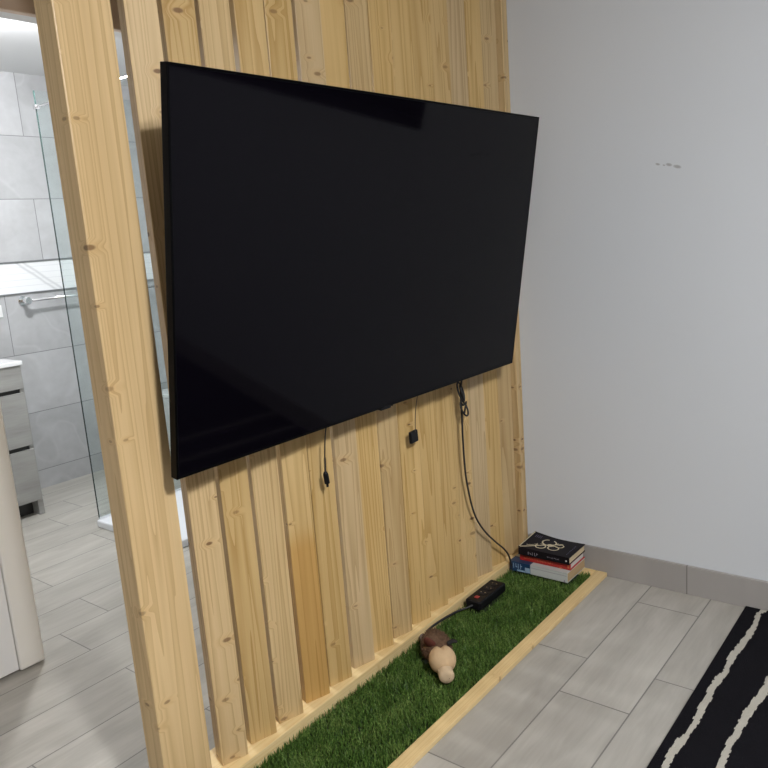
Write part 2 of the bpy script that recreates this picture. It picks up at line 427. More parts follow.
def obj(name, bm, mat, parent=None, origin=None, bevel=0.0, smooth=False, seg=2, rotz=0.0):
    """one mesh object; vertices are in world metres and get shifted to the origin"""
    origin = Vector(origin) if origin is not None else Vector((0, 0, 0))
    if origin.length > 0:
        bmesh.ops.translate(bm, verts=bm.verts, vec=-origin)
    bmesh.ops.recalc_face_normals(bm, faces=bm.faces)
    me = bpy.data.meshes.new(name)
    bm.to_mesh(me); bm.free()
    for mt in (mat if isinstance(mat, (list, tuple)) else [mat]):
        me.materials.append(MAT[mt] if isinstance(mt, str) else mt)
    if smooth:
        for p in me.polygons:
            p.use_smooth = True
    o = bpy.data.objects.new(name, me)
    COL.objects.link(o)
    o.rotation_euler.z = rotz
    if parent is not None:
        o.parent = parent
        wl = parent_world(parent)
        o.location = origin - wl
    else:
        o.location = origin
    if bevel > 0:
        md = o.modifiers.new('soft edges', 'BEVEL'); md.width = bevel; md.segments = seg; md.limit_method = 'ANGLE'
        md.harden_normals = False
    return o

def parent_world(p):
    l = Vector(p.location)
    while p.parent is not None:
        p = p.parent; l += Vector(p.location)
    return l

def thing(name, label, cat, loc, group=None):
    o = bpy.data.objects.new(name, None); COL.objects.link(o)
    o.location = loc; o.empty_display_size = 0.05
    o['label'] = label; o['category'] = cat
    if group:
        o['group'] = group
    return o

def tag(o, label, cat, group=None):
    o['label'] = label; o['category'] = cat
    if group:
        o['group'] = group
    return o

def struct(name, bm, mat, **kw):
    o = obj(name, bm, mat, **kw)
    o['kind'] = 'structure'
    return o

CEIL = 1.787
# ------------------------------------------------------------------ room shell
struct('floor', boxm(-1.75, 2.85, -2.5, 3.40, -0.05, 0.0), 'floor')
struct('ceiling', boxm(-1.75, 2.85, -2.5, 3.40, CEIL, CEIL + 0.06), 'plaster_white')
# right wall with the window opening
WY0, WY1, WZ0, WZ1 = -0.95, 0.420, 1.135, 1.66
bm = bmesh.new()
box(bm, 1.95, 2.06, WY1, 1.853, 0, CEIL)
box(bm, 1.95, 2.06, -2.5, WY0, 0, CEIL)
box(bm, 1.95, 2.06, WY0, WY1, 0, WZ0)
box(bm, 1.95, 2.06, WY0, WY1, WZ1, CEIL)
bmesh.ops.remove_doubles(bm, verts=bm.verts, dist=1e-5)
struct('wall_right', bm, 'wall')
win = struct('window_1', boxm(2.030, 2.040, WY0 + 0.03, WY1 - 0.03, WZ0 + 0.03, WZ1 - 0.03), 'night_glass')
bm = bmesh.new()
box(bm, 2.015, 2.05, WY0, WY1, WZ0, WZ0 + 0.035); box(bm, 2.015, 2.05, WY0, WY1, WZ1 - 0.035, WZ1)
box(bm, 2.015, 2.05, WY0, WY0 + 0.035, WZ0 + 0.035, WZ1 - 0.035); box(bm, 2.015, 2.05, WY1 - 0.035, WY1, WZ0 + 0.035, WZ1 - 0.035)
box(bm, 2.013, 2.05, -0.29, -0.25, WZ0 + 0.035, WZ1 - 0.035)
obj('window_frame', bm, 'black_plastic', parent=win)
struct('wall_left', boxm(-1.75, -1.65, -2.5, 3.40, 0, CEIL), 'taupe_low_bounce')
struct('wall_rear', boxm(-1.65, 1.95, -2.5, -2.4, 0, CEIL), 'taupe_low_bounce')
# wall with the bathroom doorway
bm = bmesh.new()
box(bm, -1.65, 0.07, 1.858, 1.95, 0, CEIL)
box(bm, 0.07, 0.745, 1.858, 1.95, 1.552, CEIL)
box(bm, 0.745, 0.80, 1.858, 1.95, 0, CEIL)
box(bm, 0.80, 1.405, 1.858, 1.95, 1.592, CEIL)
box(bm, 1.405, 2.85, 1.858, 1.95, 0, CEIL)
bmesh.ops.remove_doubles(bm, verts=bm.verts, dist=1e-5)
struct('wall_back', bm, 'plaster_white')
# casing of the doorway, left jamb and lintel
struct('trim_1', boxm(0.745, 0.810, 1.836, 1.956, 0.004, 1.579), 'casing', bevel=0.008, seg=3)
struct('trim_2', boxm(1.397, 1.460, 1.836, 1.956, 0.004, 1.579), 'casing', bevel=0.008, seg=3)
struct('trim_3', boxm(0.745, 1.945, 1.838, 1.862, 1.579, 1.785), 'header', bevel=0.004)
d = struct('door_1', boxm(0.075, 0.7435, 1.841, 1.880, 0.009, 1.548), 'door_white', bevel=0.002)
bm = bmesh.new(); tube(bm, smooth_path([V(0.13, 1.841, 0.76), V(0.13, 1.817, 0.76), V(0.15, 1.811, 0.76), V(0.23, 1.811, 0.76)], 4), 0.009)
obj('door_handle', bm, 'chrome', parent=d, smooth=True)
# bathroom walls
oz = (0.870 - 4 * 0.262)
struct('wall_bathroom', boxm(0.50, 2.80, 3.291, 3.38, 0, 0.870), 'wall_tile', origin=V(0.74, 3.291, oz))
struct('wall_bathroom_upper', boxm(0.50, 2.80, 3.291, 3.38, 1.005, CEIL), 'wall_tile', origin=V(1.232, 3.291, 1.005 - 0.262 * 2))
struct('trim_4', boxm(0.50, 2.80, 3.288, 3.38, 0.870, 1.005), 'border', origin=V(0.5, 3.288, 0.872))
bm = bmesh.new(); box(bm, 0.50, 2.80, 3.284, 3.30, 1.000, 1.0055); box(bm, 0.50, 2.80, 3.284, 3.30, 0.868, 0.872)
struct('trim_5', bm, 'steel')
struct('wall_bathroom_right', boxm(2.75, 2.85, 1.95, 3.291, 0, CEIL), 'plaster_white')
struct('wall_bathroom_left', boxm(0.50, 0.58, 1.95, 3.291, 0, CEIL), 'plaster_white')
# skirting along the right wall
o = struct('baseboard_right', boxm(0, 2.94, -0.009, 0, 0, 0.0805), 'skirting', bevel=0.0015)
o.location = V(1.9500, 1.060, 0); o.rotation_euler.z = RAD(-90)

# ------------------------------------------------------------------ slatted pine partition
TH, SW, ST = RAD(16), 0.0580, 0.0320
SILL = 0.0350
YF = 1.065
part = thing('wooden_partition', 'tall pine partition of upright angled slats behind the television', 'partition', V(0.6337, YF, 0))
obj('post', boxm(0.6337, 0.7295, YF, YF + 0.0496, 0.0, 1.785), 'pine_post', part, V(0.6337, YF, 0), bevel=0.003)
obj('stile', boxm(1.9190, 1.9485, YF, YF + 0.0496, SILL, 1.745), 'pine', part, V(1.919, YF, SILL), bevel=0.003)
obj('bottom_rail', boxm(0.7300, 1.9485, 1.0615, 1.150, 0.0, SILL), 'pine_x', part, V(0.73, 1.0615, 0), bevel=0.002)
obj('top_rail', boxm(0.7300, 1.9485, 1.0615, 1.150, 1.745, 1.785), 'pine_x', part, V(0.73, 1.0615, 1.745), bevel=0.002)
def slat_mesh(mat):
    bm = bmesh.new(); box(bm, -SW, 0, 0, ST, 0, 1.745 - SILL)
    return obj('slat', bm, mat, part, None, bevel=0.0022)
edges = [0.8215, 0.8985, 0.9745, 1.0560, 1.1300, 1.2115, 1.2870, 1.3635, 1.4405, 1.5205, 1.5990, 1.6715, 1.7490, 1.8260, 1.9020]
first = None
base = V(0.6337, YF, 0)
for i, xr in enumerate(edges):
    if i == 0:
        o = first = slat_mesh('pine')
    elif i == 3:
        o = slat_mesh('pine_amber'); o['label'] = 'slat with amber lower half'
    else:
        o = first.copy(); COL.objects.link(o); o.parent = part
    o.location = V(xr, 1.0750 + rng.uniform(-0.0012, 0.0018), SILL) - base
    o.scale.x = 0.93 if i == 0 else 1.0 + rng.uniform(-0.01, 0.05)
    o.rotation_euler.z = -TH + RAD(rng.uniform(-1.6, 1.6))

# ------------------------------------------------------------------ television
A = math.radians(9.57)
tvq = (1.2355, 0.950, 0.9468)
TW, THH, TD = 1.0825, 0.6232, 0.0158
tv = thing('television', 'large black flat television tilted forward on the pine slats', 'television', V(*tvq))
Rtv = Matrix.Rotation(RAD(-0.47), 3, 'Z') @ Matrix.Rotation(RAD(0.04), 3, 'Y') @ Matrix.Rotation(A, 3, 'X')
tv.rotation_euler = Rtv.to_euler()
def tvobj(name, bm, mat, **kw):
    o = obj(name, bm, mat, None, None, **kw); o.parent = tv; return o
w2, h2, e = TW / 2, THH / 2, 0.0045
bm = bmesh.new()
box(bm, -w2, -w2 + e, 0, TD, -h2, h2); box(bm, w2 - e, w2, 0, TD, -h2, h2)
box(bm, -w2 + e, w2 - e, 0, TD, h2 - e, h2); box(bm, -w2 + e, w2 - e, 0, TD, -h2, -h2 + e)
tvobj('bezel', bm, 'tv_bezel', bevel=0.0012)
tvobj('screen', boxm(-w2 + e, w2 - e, 0.0006, 0.009, -h2 + e, h2 - e), 'tv_screen')
bm = bmesh.new()
box(bm, -w2 + e, w2 - e, 0.009, TD + 0.002, -h2 + e, h2 - e); box(bm, -0.36, 0.36, TD, 0.038, -h2 + 0.02, 0.05)
tvobj('back_cover', bm, 'black_plastic')
bm = bmesh.new(); box(bm, -0.018, 0.016, 0.001, 0.012, -h2 - 0.0055, -h2 + 0.001); box(bm, 0.0215, 0.0245, 0.002, 0.008, -h2 - 0.004, -h2 + 0.001)
tvobj('sensor', bm, 'black_plastic', bevel=0.0015)
tvobj('logo', boxm(-0.010, 0.012, -0.0004, 0.0006, -h2 + 0.0015, -h2 + 0.0030), 'socket_grey')
# tilting wall mount between the back and the slats
Ri = Rtv.transposed()
bm = bmesh.new()
def wbox(x0, x1, y0, y1, z0, z1):
    n0 = len(bm.verts); vs = box(bm, x0, x1, y0, y1, z0, z1)
    for v in vs:
        v.co = Ri @ (v.co - V(*tvq))
wbox(1.03, 1.44, 1.0655, 1.072, 0.82, 1.06)
wbox(1.08, 1.10, 0.985, 1.066, 0.90, 0.93); wbox(1.37, 1.39, 0.985, 1.066, 0.90, 0.93)
tvobj('wall_mount', bm, 'black_plastic')

# ------------------------------------------------------------------ cables
def cable(name, pts, r, label, cat='cable', mat='black_soft', n=8):
    bm = bmesh.new(); tube(bm, smooth_path([V(*p) for p in pts], 8), r, n)
    o = obj(name, bm, mat, smooth=True); tag(o, label, cat); return o

root = thing('television_cable', 'long black power cable hanging from television to grass beside the books', 'cable', V(1.607, 1.045, 0.655))
bm = bmesh.new()
pts = [(1.594, 1.035, 0.66), (1.598, 1.045, 0.625), (1.602, 1.052, 0.60), (1.604, 1.054, 0.57), (1.605, 1.055, 0.53), (1.605, 1.056, 0.462), (1.608, 1.057, 0.40),
       (1.613, 1.057, 0.351), (1.628, 1.056, 0.283), (1.651, 1.056, 0.230), (1.692, 1.056, 0.178), (1.742, 1.055, 0.130), (1.778, 1.053, 0.098), (1.802, 1.052, 0.070),
       (1.810, 1.050, 0.045), (1.812, 1.047, 0.018), (1.800, 1.042, 0.012)]
tube(bm, smooth_path([V(*p) for p in pts], 8), 0.0034, 8)
obj('cord', bm, 'black_soft', root, V(1.607, 1.045, 0.655), smooth=True)
bm = bmesh.new()
def loop(cx, cy, cz, a, b, tilt, k, dy=0.0):
    P = []
    for i in range(25):
        t = 2 * math.pi * i / 24
        x, z = a * math.cos(t), b * math.sin(t)
        P.append(V(cx + x * math.cos(tilt) - z * math.sin(tilt), cy + dy * math.sin(t + k), cz + x * math.sin(tilt) + z * math.cos(tilt)))
    tube(bm, P, 0.0032, 8)
loop(1.597, 1.049, 0.595, 0.010, 0.024, 0.10, 0, 0.006)
loop(1.599, 1.047, 0.590, 0.006, 0.020, 0.18, 1, 0.006)
loop(1.609, 1.049, 0.548, 0.014, 0.020, 0.35, 0.5, 0.006)
loop(1.611, 1.047, 0.550, 0.009, 0.015, -0.1, 2, 0.006)
loop(1.603, 1.050, 0.568, 0.006, 0.010, 0.0, 0, 0.003)
obj('bundled_loop', bm, 'black_soft', root, V(1.607, 1.045, 0.655), smooth=True)

root = thing('hanging_cable', 'thin black lead with narrow plug dangling under the television left half', 'cable', V(1.083, 1.035, 0.66))
bm = bmesh.new()
tube(bm, smooth_path([V(1.086, 1.03, 0.665), V(1.086, 1.045, 0.62), V(1.083, 1.050, 0.575), V(1.082, 1.051, 0.55), V(1.0815, 1.052, 0.53)], 6), lambda t: 0.0018 if t < 0.6 else 0.0028, 8)
obj('lead', bm, 'black_soft', root, V(1.083, 1.035, 0.66), smooth=True)
bm = bmesh.new()
tube(bm, smooth_path([V(1.0812, 1.052, 0.534), V(1.0815, 1.052, 0.530), V(1.0825, 1.052, 0.521), V(1.0835, 1.052, 0.512), V(1.084, 1.052, 0.508)], 4),
     lambda t: 0.0035 + 0.0042 * min(1, t * 3), 10)
tube(bm, [V(1.0838, 1.052, 0.508), V(1.0842, 1.052, 0.500)], 0.0035, 8)
obj('plug', bm, 'black_plastic', root, V(1.083, 1.035, 0.66), smooth=True)

root = thing('infrared_receiver', 'small black square box hanging on a thin wire below television centre', 'receiver', V(1.40, 1.045, 0.66))
bm = bmesh.new(); tube(bm, smooth_path([V(1.404, 1.03, 0.665), V(1.4035, 1.045, 0.62), V(1.401, 1.052, 0.575), V(1.3985, 1.053, 0.535)], 6), 0.0013, 6)
obj('wire', bm, 'black_soft', root, V(1.40, 1.045, 0.66), smooth=True)
bm = boxm(1.3850, 1.4135, 1.0560, 1.0640, 0.5110, 0.5400)
bmesh.ops.rotate(bm, cent=V(1.396, 1.057, 0.525), matrix=Matrix.Rotation(RAD(-3), 3, 'Y'), verts=bm.verts)
obj('housing', bm, 'black_plastic', root, V(1.40, 1.045, 0.66), bevel=0.003)

# ------------------------------------------------------------------ turf bed
edge = obj('edging_board', boxm(0.55, 1.9405, 0.8130, 0.8450, 0.0, 0.0125), 'pine_edge', None, V(0.55, 0.813, 0), bevel=0.0025)
tag(edge, 'long pine edging strip on the floor between grass and grey tiles', 'edging')
edge2 = obj('edging_board', boxm(1.9060, 1.9405, 0.8460, 1.0600, 0.0, 0.0125), 'pine_y', None, V(1.906, 0.846, 0), bevel=0.0025)
tag(edge2, 'short pine edging piece along the skirting behind the books', 'edging')
GX0, GX1, GY0, GY1 = 0.55, 1.9055, 0.8460, 1.0605
turf = obj('artificial_turf', boxm(GX0, GX1, GY0, GY1, 0.0, 0.004), 'turf_back', None, V(GX0, GY0, 0))
tag(turf, 'strip of green artificial grass laid between pine slats and edging', 'grass')
# piles sit on it: keep blades short there
FOOT = [(1.812, 1.935, 0.872, 1.055), (1.554, 1.688, 0.997, 1.044), (1.29, 1.345, 0.945, 1.01)]
npr = np.random.default_rng(3)
nb = 40000
bx = npr.uniform(GX0 + 0.001, GX1 - 0.001, nb); by = npr.uniform(GY0 + 0.001, GY1 - 0.001, nb)
keep = np.ones(nb, bool)
for (a, b_, c, d_) in FOOT:
    keep &= ~((bx > a) & (bx < b_) & (by > c) & (by < d_))
bx, by = bx[keep], by[keep]; nb = len(bx)
ang = npr.uniform(0, 2 * np.pi, nb); lean = npr.normal(0, 0.45, nb); ln = npr.uniform(0.013, 0.030, nb)
hd = npr.uniform(0, 2 * np.pi, nb); wd = npr.uniform(0.0008, 0.0017, nb)
x0, y0 = bx * S, by * S; zb = np.full(nb, 0.004 * S)
lx, ly = np.cos(hd) * np.sin(np.abs(lean)), np.sin(hd) * np.sin(np.abs(lean)); lz = np.cos(lean)
wx, wy = np.cos(ang) * wd, np.sin(ang) * wd
def clampy(y): return np.clip(y, (GY0 + 0.0005) * S, (GY1 - 0.0005) * S)
P = np.zeros((nb, 5, 3))
mx_, my_, mz_ = x0 + lx * ln * 0.45, y0 + ly * ln * 0.45, zb + ln * 0.55 * lz
tx_, ty_, tz_ = x0 + lx * ln * 1.15, y0 + ly * ln * 1.15, zb + ln * lz * 0.95
P[:, 0] = np.stack([x0 - wx, clampy(y0 - wy), zb], 1); P[:, 1] = np.stack([x0 + wx, clampy(y0 + wy), zb], 1)
P[:, 2] = np.stack([mx_ + wx * 0.9, clampy(my_ + wy * 0.9), mz_], 1); P[:, 3] = np.stack([mx_ - wx * 0.9, clampy(my_ - wy * 0.9), mz_], 1)
P[:, 4] = np.stack([np.clip(tx_, GX0 * S, (GX1 - 0.0005) * S), clampy(ty_), tz_], 1)
P -= np.array(V(GX0, GY0, 0))
me = bpy.data.meshes.new('grass_blades')
me.vertices.add(nb * 5); me.vertices.foreach_set('co', P.reshape(-1))
idx = np.arange(nb)[:, None] * 5
loops = np.concatenate([idx + np.array([[0, 1, 2, 3]]), idx + np.array([[3, 2, 4]])], 1)
me.loops.add(nb * 7); me.loops.foreach_set('vertex_index', loops.reshape(-1).astype(np.int32))
me.polygons.add(nb * 2)
st = (np.arange(nb)[:, None] * 7 + np.array([[0, 4]])).reshape(-1)
me.polygons.foreach_set('loop_start', st.astype(np.int32))
me.update(calc_edges=True); me.validate()
me.materials.append(MAT['grass'])
gb = bpy.data.objects.new('grass_blades', me); COL.objects.link(gb); gb.parent = turf
gb['kind'] = 'stuff'

# ------------------------------------------------------------------ books
def book(name, label, x0, x1, y0, y1, z0, z1, cover, page, rot=0.0, inset=0.004, cov=0.0022, bend=None, spine_mat=None):
    """spine along the x0 side, page ends towards y0"""
    c = V((x0 + x1) / 2, (y0 + y1) / 2, z0)
    root = thing(name, label, 'book', c, 'books stacked on the grass')
    root.rotation_euler.z = rot
    def add(pn, bm, mat, **kw):
        o = obj(pn, bm, mat, None, None, **kw); bmesh_shift(o, c); o.parent = root; return o
    bm = bmesh.new()
    box(bm, x0 + cov, x1 - inset, y0 + inset, y1 - inset, z0 + cov, z1 - cov)
    add('pages', bm, page)
    bm = bmesh.new(); box(bm, x0, x1, y0, y1, z0, z0 + cov)
    add('back_cover', bm, cover, bevel=0.0006)
    add('spine', boxm(x0, x0 + cov, y0, y1, z0, z1), spine_mat or cover, bevel=0.0012)
    bm = bmesh.new()
    nx, ny = 10, 12
    grid = {}
    for k, zz in ((0, z1 - cov), (1, z1)):
        for i in range(nx + 1):
            for j in range(ny + 1):
                u, v = i / nx, j / ny
                dz = bend(u, v) if bend else 0
                grid[i, j, k] = bm.verts.new(V(x0 + u * (x1 - x0), y0 + v * (y1 - y0), zz + dz))
    for i in range(nx):
        for j in range(ny):
            bm.faces.new([grid[i, j, 1], grid[i + 1, j, 1], grid[i + 1, j + 1, 1], grid[i, j + 1, 1]])
            bm.faces.new([grid[i, j, 0], grid[i, j + 1, 0], grid[i + 1, j + 1, 0], grid[i + 1, j, 0]])
    for i in range(nx):
        bm.faces.new([grid[i, 0, 0], grid[i + 1, 0, 0], grid[i + 1, 0, 1], grid[i, 0, 1]]); bm.faces.new([grid[i, ny, 0], grid[i, ny, 1], grid[i + 1, ny, 1], grid[i + 1, ny, 0]])
    for j in range(ny):
        bm.faces.new([grid[0, j, 0], grid[0, j, 1], grid[0, j + 1, 1], grid[0, j + 1, 0]]); bm.faces.new([grid[nx, j, 0], grid[nx, j + 1, 0], grid[nx, j + 1, 1], grid[nx, j, 1]])
    add('front_cover', bm, cover)
    return root, add

def bmesh_shift(o, c):
    for v in o.data.vertices:
        v.co -= c

def spine_marks(bm, x, y0, y1, z0, z1, seed, n, gap=0.35):
    """row of small letter-like strokes on a spine facing -x"""
    r = random.Random(seed)
    w = (y1 - y0) / n
    for i in range(n):
        a = y1 - i * w
        h0, h1 = z0 + r.choice((0, 0, 0.25)) * (z1 - z0), z1 - r.choice((0, 0, 0.3)) * (z1 - z0)
        t = w * 0.22
        box(bm, x - 0.0003, x, a - t, a, h0, h1)
        k = r.choice((0, 1, 2))
        if k in (1, 2):
            hz = h0 if k == 1 else (h0 + h1) / 2
            box(bm, x - 0.0003, x, a - w * (1 - gap), a - t, hz, hz + (z1 - z0) * 0.16)

B0 = (1.8120, 1.9270, 0.8740, 1.0540, 0.0190, 0.0475)
root, add = book('book', 'thick white book with blue spine end, lying at the bottom of the stack', *B0, 'white_cover', 'pages_tan', inset=0.0006, cov=0.0014)
x0 = B0[0]
bm = bmesh.new(); box(bm, x0 - 0.0006, x0 + 0.0003, 0.9880, 1.0538, 0.0195, 0.0475); box(bm, x0 - 0.0006, x0 + 0.035, 0.9880, 1.0538, 0.0474, 0.0479)
add('spine_panel', bm, 'blue_cover')
bm = bmesh.new()
spine_marks(bm, x0 - 0.0006, 1.0120, 1.0420, 0.0275, 0.0430, 4, 4)
box(bm, x0 - 0.0009, x0 - 0.0006, 0.9890, 1.0050, 0.0215, 0.0360); box(bm, x0 - 0.0009, x0 - 0.0006, 1.0005, 1.0300, 0.0205, 0.0255)
add('lettering', bm, 'blue_light')
bm = bmesh.new(); box(bm, x0 - 0.0004, x0, 0.8765, 0.9880, 0.0385, 0.0395); box(bm, x0 - 0.0004, x0, 0.8820, 0.8850, 0.0200, 0.0260)
add('rule', bm, 'grey_print')

B1 = (1.8310, 1.9300, 0.8740, 1.0310, 0.0480, 0.0690)
root, add = book('book', 'thin red book in the middle of the stack on the grass', *B1, 'red_cloth', 'pages_white', rot=RAD(1.0))
bm = bmesh.new(); spine_marks(bm, B1[0], 0.9250, 1.0160, 0.0545, 0.0620, 9, 18, 0.2)
add('lettering', bm, 'orange_print')
bm = bmesh.new(); box(bm, B1[0] - 0.0003, B1[0], 0.8780, 0.8840, 0.0530, 0.0620)
add('emblem', bm, 'orange_print'); bm = bmesh.new(); box(bm, B1[0] - 0.0003, B1[0], 0.9000, 0.9080, 0.0480, 0.0520)
add('emblem', bm, 'orange_print')

bend = lambda u, v: 0.010 * v * v * (0.35 + 0.65 * u) - 0.003 * math.sin(math.pi * v) * u
B2 = (1.8200, 1.9280, 0.8720, 1.0290, 0.0692, 0.0905)
root, add = book('book', 'black paperback with gold curling ornament on top of the stack', *B2, 'black_cover', 'pages_cream', rot=RAD(0.5), bend=bend, inset=0.002)
def cov_pt(u, v, dz=0.0004):
    return V(B2[0] + u * (B2[1] - B2[0]), B2[2] + v * (B2[3] - B2[2]), B2[5] + bend(u, v) + dz)
bm = bmesh.new()
def curl(cu, cv, r, t0, t1, w=0.0014, grow=0.0):
    tube(bm, [cov_pt(cu + (r + grow * k / 20) * math.cos(t0 + (t1 - t0) * k / 20), cv + 0.75 * (r + grow * k / 20) * math.sin(t0 + (t1 - t0) * k / 20)) for k in range(21)], w, 6, 0.3)
curl(0.36, 0.42, 0.13, 0, 6.1, 0.0026); curl(0.62, 0.58, 0.17, 0.4, 5.9, 0.0028); curl(0.30, 0.66, 0.11, 0.9, 6.6, 0.0024, 0.03)
curl(0.56, 0.36, 0.10, 2.2, 6.9, 0.0022); curl(0.48, 0.52, 0.06, 0, 6.2, 0.0024); curl(0.66, 0.40, 0.05, 0.5, 5.0, 0.0018)
tube(bm, smooth_path([cov_pt(0.02, 0.97), cov_pt(0.12, 0.86), cov_pt(0.26, 0.74), cov_pt(0.42, 0.60), cov_pt(0.58, 0.46), cov_pt(0.72, 0.34)], 5), lambda t: 0.0036 - 0.0018 * t, 6, 0.3)
tube(bm, [cov_pt(0.03, 0.985), cov_pt(0.35, 0.985), cov_pt(0.7, 0.985), cov_pt(0.97, 0.985)], 0.0022, 6, 0.3)
tube(bm, smooth_path([cov_pt(0.20, 0.90), cov_pt(0.28, 0.80), cov_pt(0.42, 0.74)], 5), lambda t: 0.0018 - 0.001 * t, 6, 0.3)
add('ornament', bm, 'gold_print')
bm = bmesh.new()
for k in range(7):
    a = cov_pt(0.16 + 0.09 * k, 0.10); tube(bm, [a, cov_pt(0.16 + 0.09 * k + 0.05, 0.10)], 0.0011, 4, 0.3)
add('lettering', bm, 'violet_print'); bm = bmesh.new()
for k in range(4):
    tube(bm, [cov_pt(0.72, 0.80 + 0.035 * k), cov_pt(0.86, 0.80 + 0.035 * k)], 0.0011, 4, 0.3)
add('lettering', bm, 'violet_print')
bm = bmesh.new(); spine_marks(bm, B2[0], 0.9650, 0.9980, 0.0745, 0.0835, 12, 5, 0.3)
add('spine_title', bm, 'grey_print'); bm = bmesh.new(); spine_marks(bm, B2[0], 0.9000, 0.9380, 0.0775, 0.0815, 13, 9, 0.3)
add('spine_title', bm, 'grey_print')
bm = bmesh.new(); cyl(bm, V(B2[0], 0.8810, 0.0795), (-1, 0, 0), 0.003, 0.0006, 12)
add('emblem', bm, 'white_plastic')

# ------------------------------------------------------------------ power strip
ps = thing('power_strip', 'black power strip with red switch lying on grass by the bottom rail', 'power strip', V(1.612, 1.013, 0.011))
def psobj(name, bm, mat, **kw):
    o = obj(name, bm, mat, None, None, **kw); bmesh_shift(o, V(1.605, 1.006, 0.010)); o.parent = ps; return o
psobj('body', boxm(1.547, 1.681, 0.990, 1.037, 0.018, 0.0430), 'black_plastic', bevel=0.006, seg=3)
psobj('switch', boxm(1.5640, 1.5760, 1.008, 1.020, 0.0420, 0.0450), 'switch_red', bevel=0.002)
for k in range(3):
    bm = bmesh.new(); cyl(bm, V(1.600 + 0.030 * k, 1.0135, 0.0415), (0, 0, 1), 0.0185, 0.0033, 24)
    s = psobj('socket', bm, 'socket_grey')
    for q in (-1, 1):
        bm = bmesh.new(); cyl(bm, V(1.600 + 0.030 * k, 1.0135 + q * 0.0062, 0.0415), (0, 0, 1), 0.0024, 0.0037, 10)
        h = psobj('contact', bm, 'chrome'); h.parent = s
bm = bmesh.new()
tube(bm, smooth_path([V(*p) for p in [(1.552, 1.013, 0.030), (1.535, 1.024, 0.026), (1.510, 1.040, 0.022), (1.46, 1.050, 0.021), (1.42, 1.053, 0.021), (1.39, 1.054, 0.019)]], 8), 0.0040, 8)
psobj('cord', bm, 'black_soft', smooth=True)

# ------------------------------------------------------------------ plush toy
TB = V(1.30, 0.955, 0.012)
toy = thing('plush_toy', 'brown plush animal toy with beige face lying on the grass', 'toy', TB)
def toyobj(name, bm, mat, parent=None, **kw):
    o = obj(name, bm, mat, None, None, **kw); bmesh_shift(o, TB); o.parent = parent or toy; return o
ax = Vector((-0.70, -0.715, 0)).normalized()               # from tail towards the muzzle
side = Vector((-ax.y, ax.x, 0))                            # to the animal's right/left
rotM = Matrix((side, -ax, Vector((0, 0, 1)))).transposed()
def tp(a, s, z):
    return V(1.30, 0.955, 0) + (ax * a + side * s) * S + Vector((0, 0, z * S))
bm = bmesh.new()
def fuzz(dv):
    return 1 + 0.05 * noise.noise(dv * 9) + 0.03 * noise.noise(dv * 23)
ball(bm, tp(-0.030, 0, 0.043), (0.0335 * S, 0.064 * S, 0.034 * S), 40, 28, lambda dv: fuzz(dv) * (1 - 0.14 * max(0, dv.y)), rotM)
body = toyobj('body', bm, 'plush_brown', smooth=True)
# short plush hairs
bm = bmesh.new()
rr = random.Random(5)
for k in range(1500):
    dv = Vector((rr.gauss(0, 1), rr.gauss(0, 1), rr.gauss(0, 1))).normalized()
    if dv.z < -0.4: continue
    kk = 1 - 0.14 * max(0, dv.y)
    p = tp(-0.030, 0, 0.043) + rotM @ (Vector((dv.x * 0.0335, dv.y * 0.064, dv.z * 0.034)) * S * kk)
    nrm = (rotM @ dv + Vector((rr.uniform(-.5, .5), rr.uniform(-.5, .5), rr.uniform(-.1, .5))) - ax * 0.5).normalized()
    sd = nrm.orthogonal().normalized() * 0.0009
    a, b_, c = bm.verts.new(p - sd), bm.verts.new(p + sd), bm.verts.new(p + nrm * 0.0085)
    bm.faces.new((a, b_, c))
fz = toyobj('fur', bm, 'plush_brown'); fz.parent = body; fz['kind'] = 'stuff'
# face: a rounded heart, muzzle in front
bm = bmesh.new()
def heart(dv):
    notch = math.exp(-((dv.x / 0.22) ** 2)) * max(0, dv.y * 0.55 + dv.z * 0.75) ** 2
    return 1 - 0.26 * notch + 0.02 * noise.noise(dv * 5)
ball(bm, tp(0.045, 0.0, 0.053), (0.031 * S, 0.032 * S, 0.0315 * S), 40, 28, heart, rotM)
face = toyobj('face', bm, 'plush_beige', smooth=True)
bm = bmesh.new()
tube(bm, [tp(0.062, 0, 0.041), tp(0.072, 0, 0.0395), tp(0.083, 0, 0.0375), tp(0.089, 0, 0.0365), tp(0.0925, 0, 0.036), tp(0.0930, 0, 0.036)],
     lambda t: 0.0172 * S * (1 if t < 0.55 else max(0.25, math.sqrt(max(0.0, 1 - ((t - 0.55) / 0.45) ** 2)))), 24)
muz = toyobj('muzzle', bm, 'plush_muzzle', smooth=True)
bm = bmesh.new(); ball(bm, tp(0.0915, 0.005, 0.034), (0.0022, 0.0022, 0.0022), 10, 8)
nn = toyobj('nostril', bm, 'plush_red', smooth=True); nn.parent = muz
bm = bmesh.new()
tube(bm, smooth_path([tp(-0.006, -0.016, 0.064), tp(0.002, -0.023, 0.078), tp(0.006, -0.027, 0.088)], 5), lambda t: 0.0165 * S * (1 - 0.75 * t * t), 14, 0.5)
l1 = toyobj('ear', bm, 'plush_red', smooth=True); l1['label'] = 'russet ear'
bm = bmesh.new()
tube(bm, smooth_path([tp(0.004, 0.022, 0.066), tp(0.006, 0.034, 0.072), tp(0.010, 0.043, 0.070)], 5), lambda t: 0.0075 * S * (1 - 0.6 * t * t), 14, 0.6)
l2 = toyobj('ear', bm, 'plush_black', smooth=True); l2['label'] = 'black ear'
for s_ in (-1, 1):
    bm = bmesh.new(); ball(bm, tp(-0.105, 0.016 * s_, 0.026), (0.011 * S, 0.013 * S, 0.010 * S), 16, 12)
    toyobj('foot', bm, 'plush_grey', smooth=True)

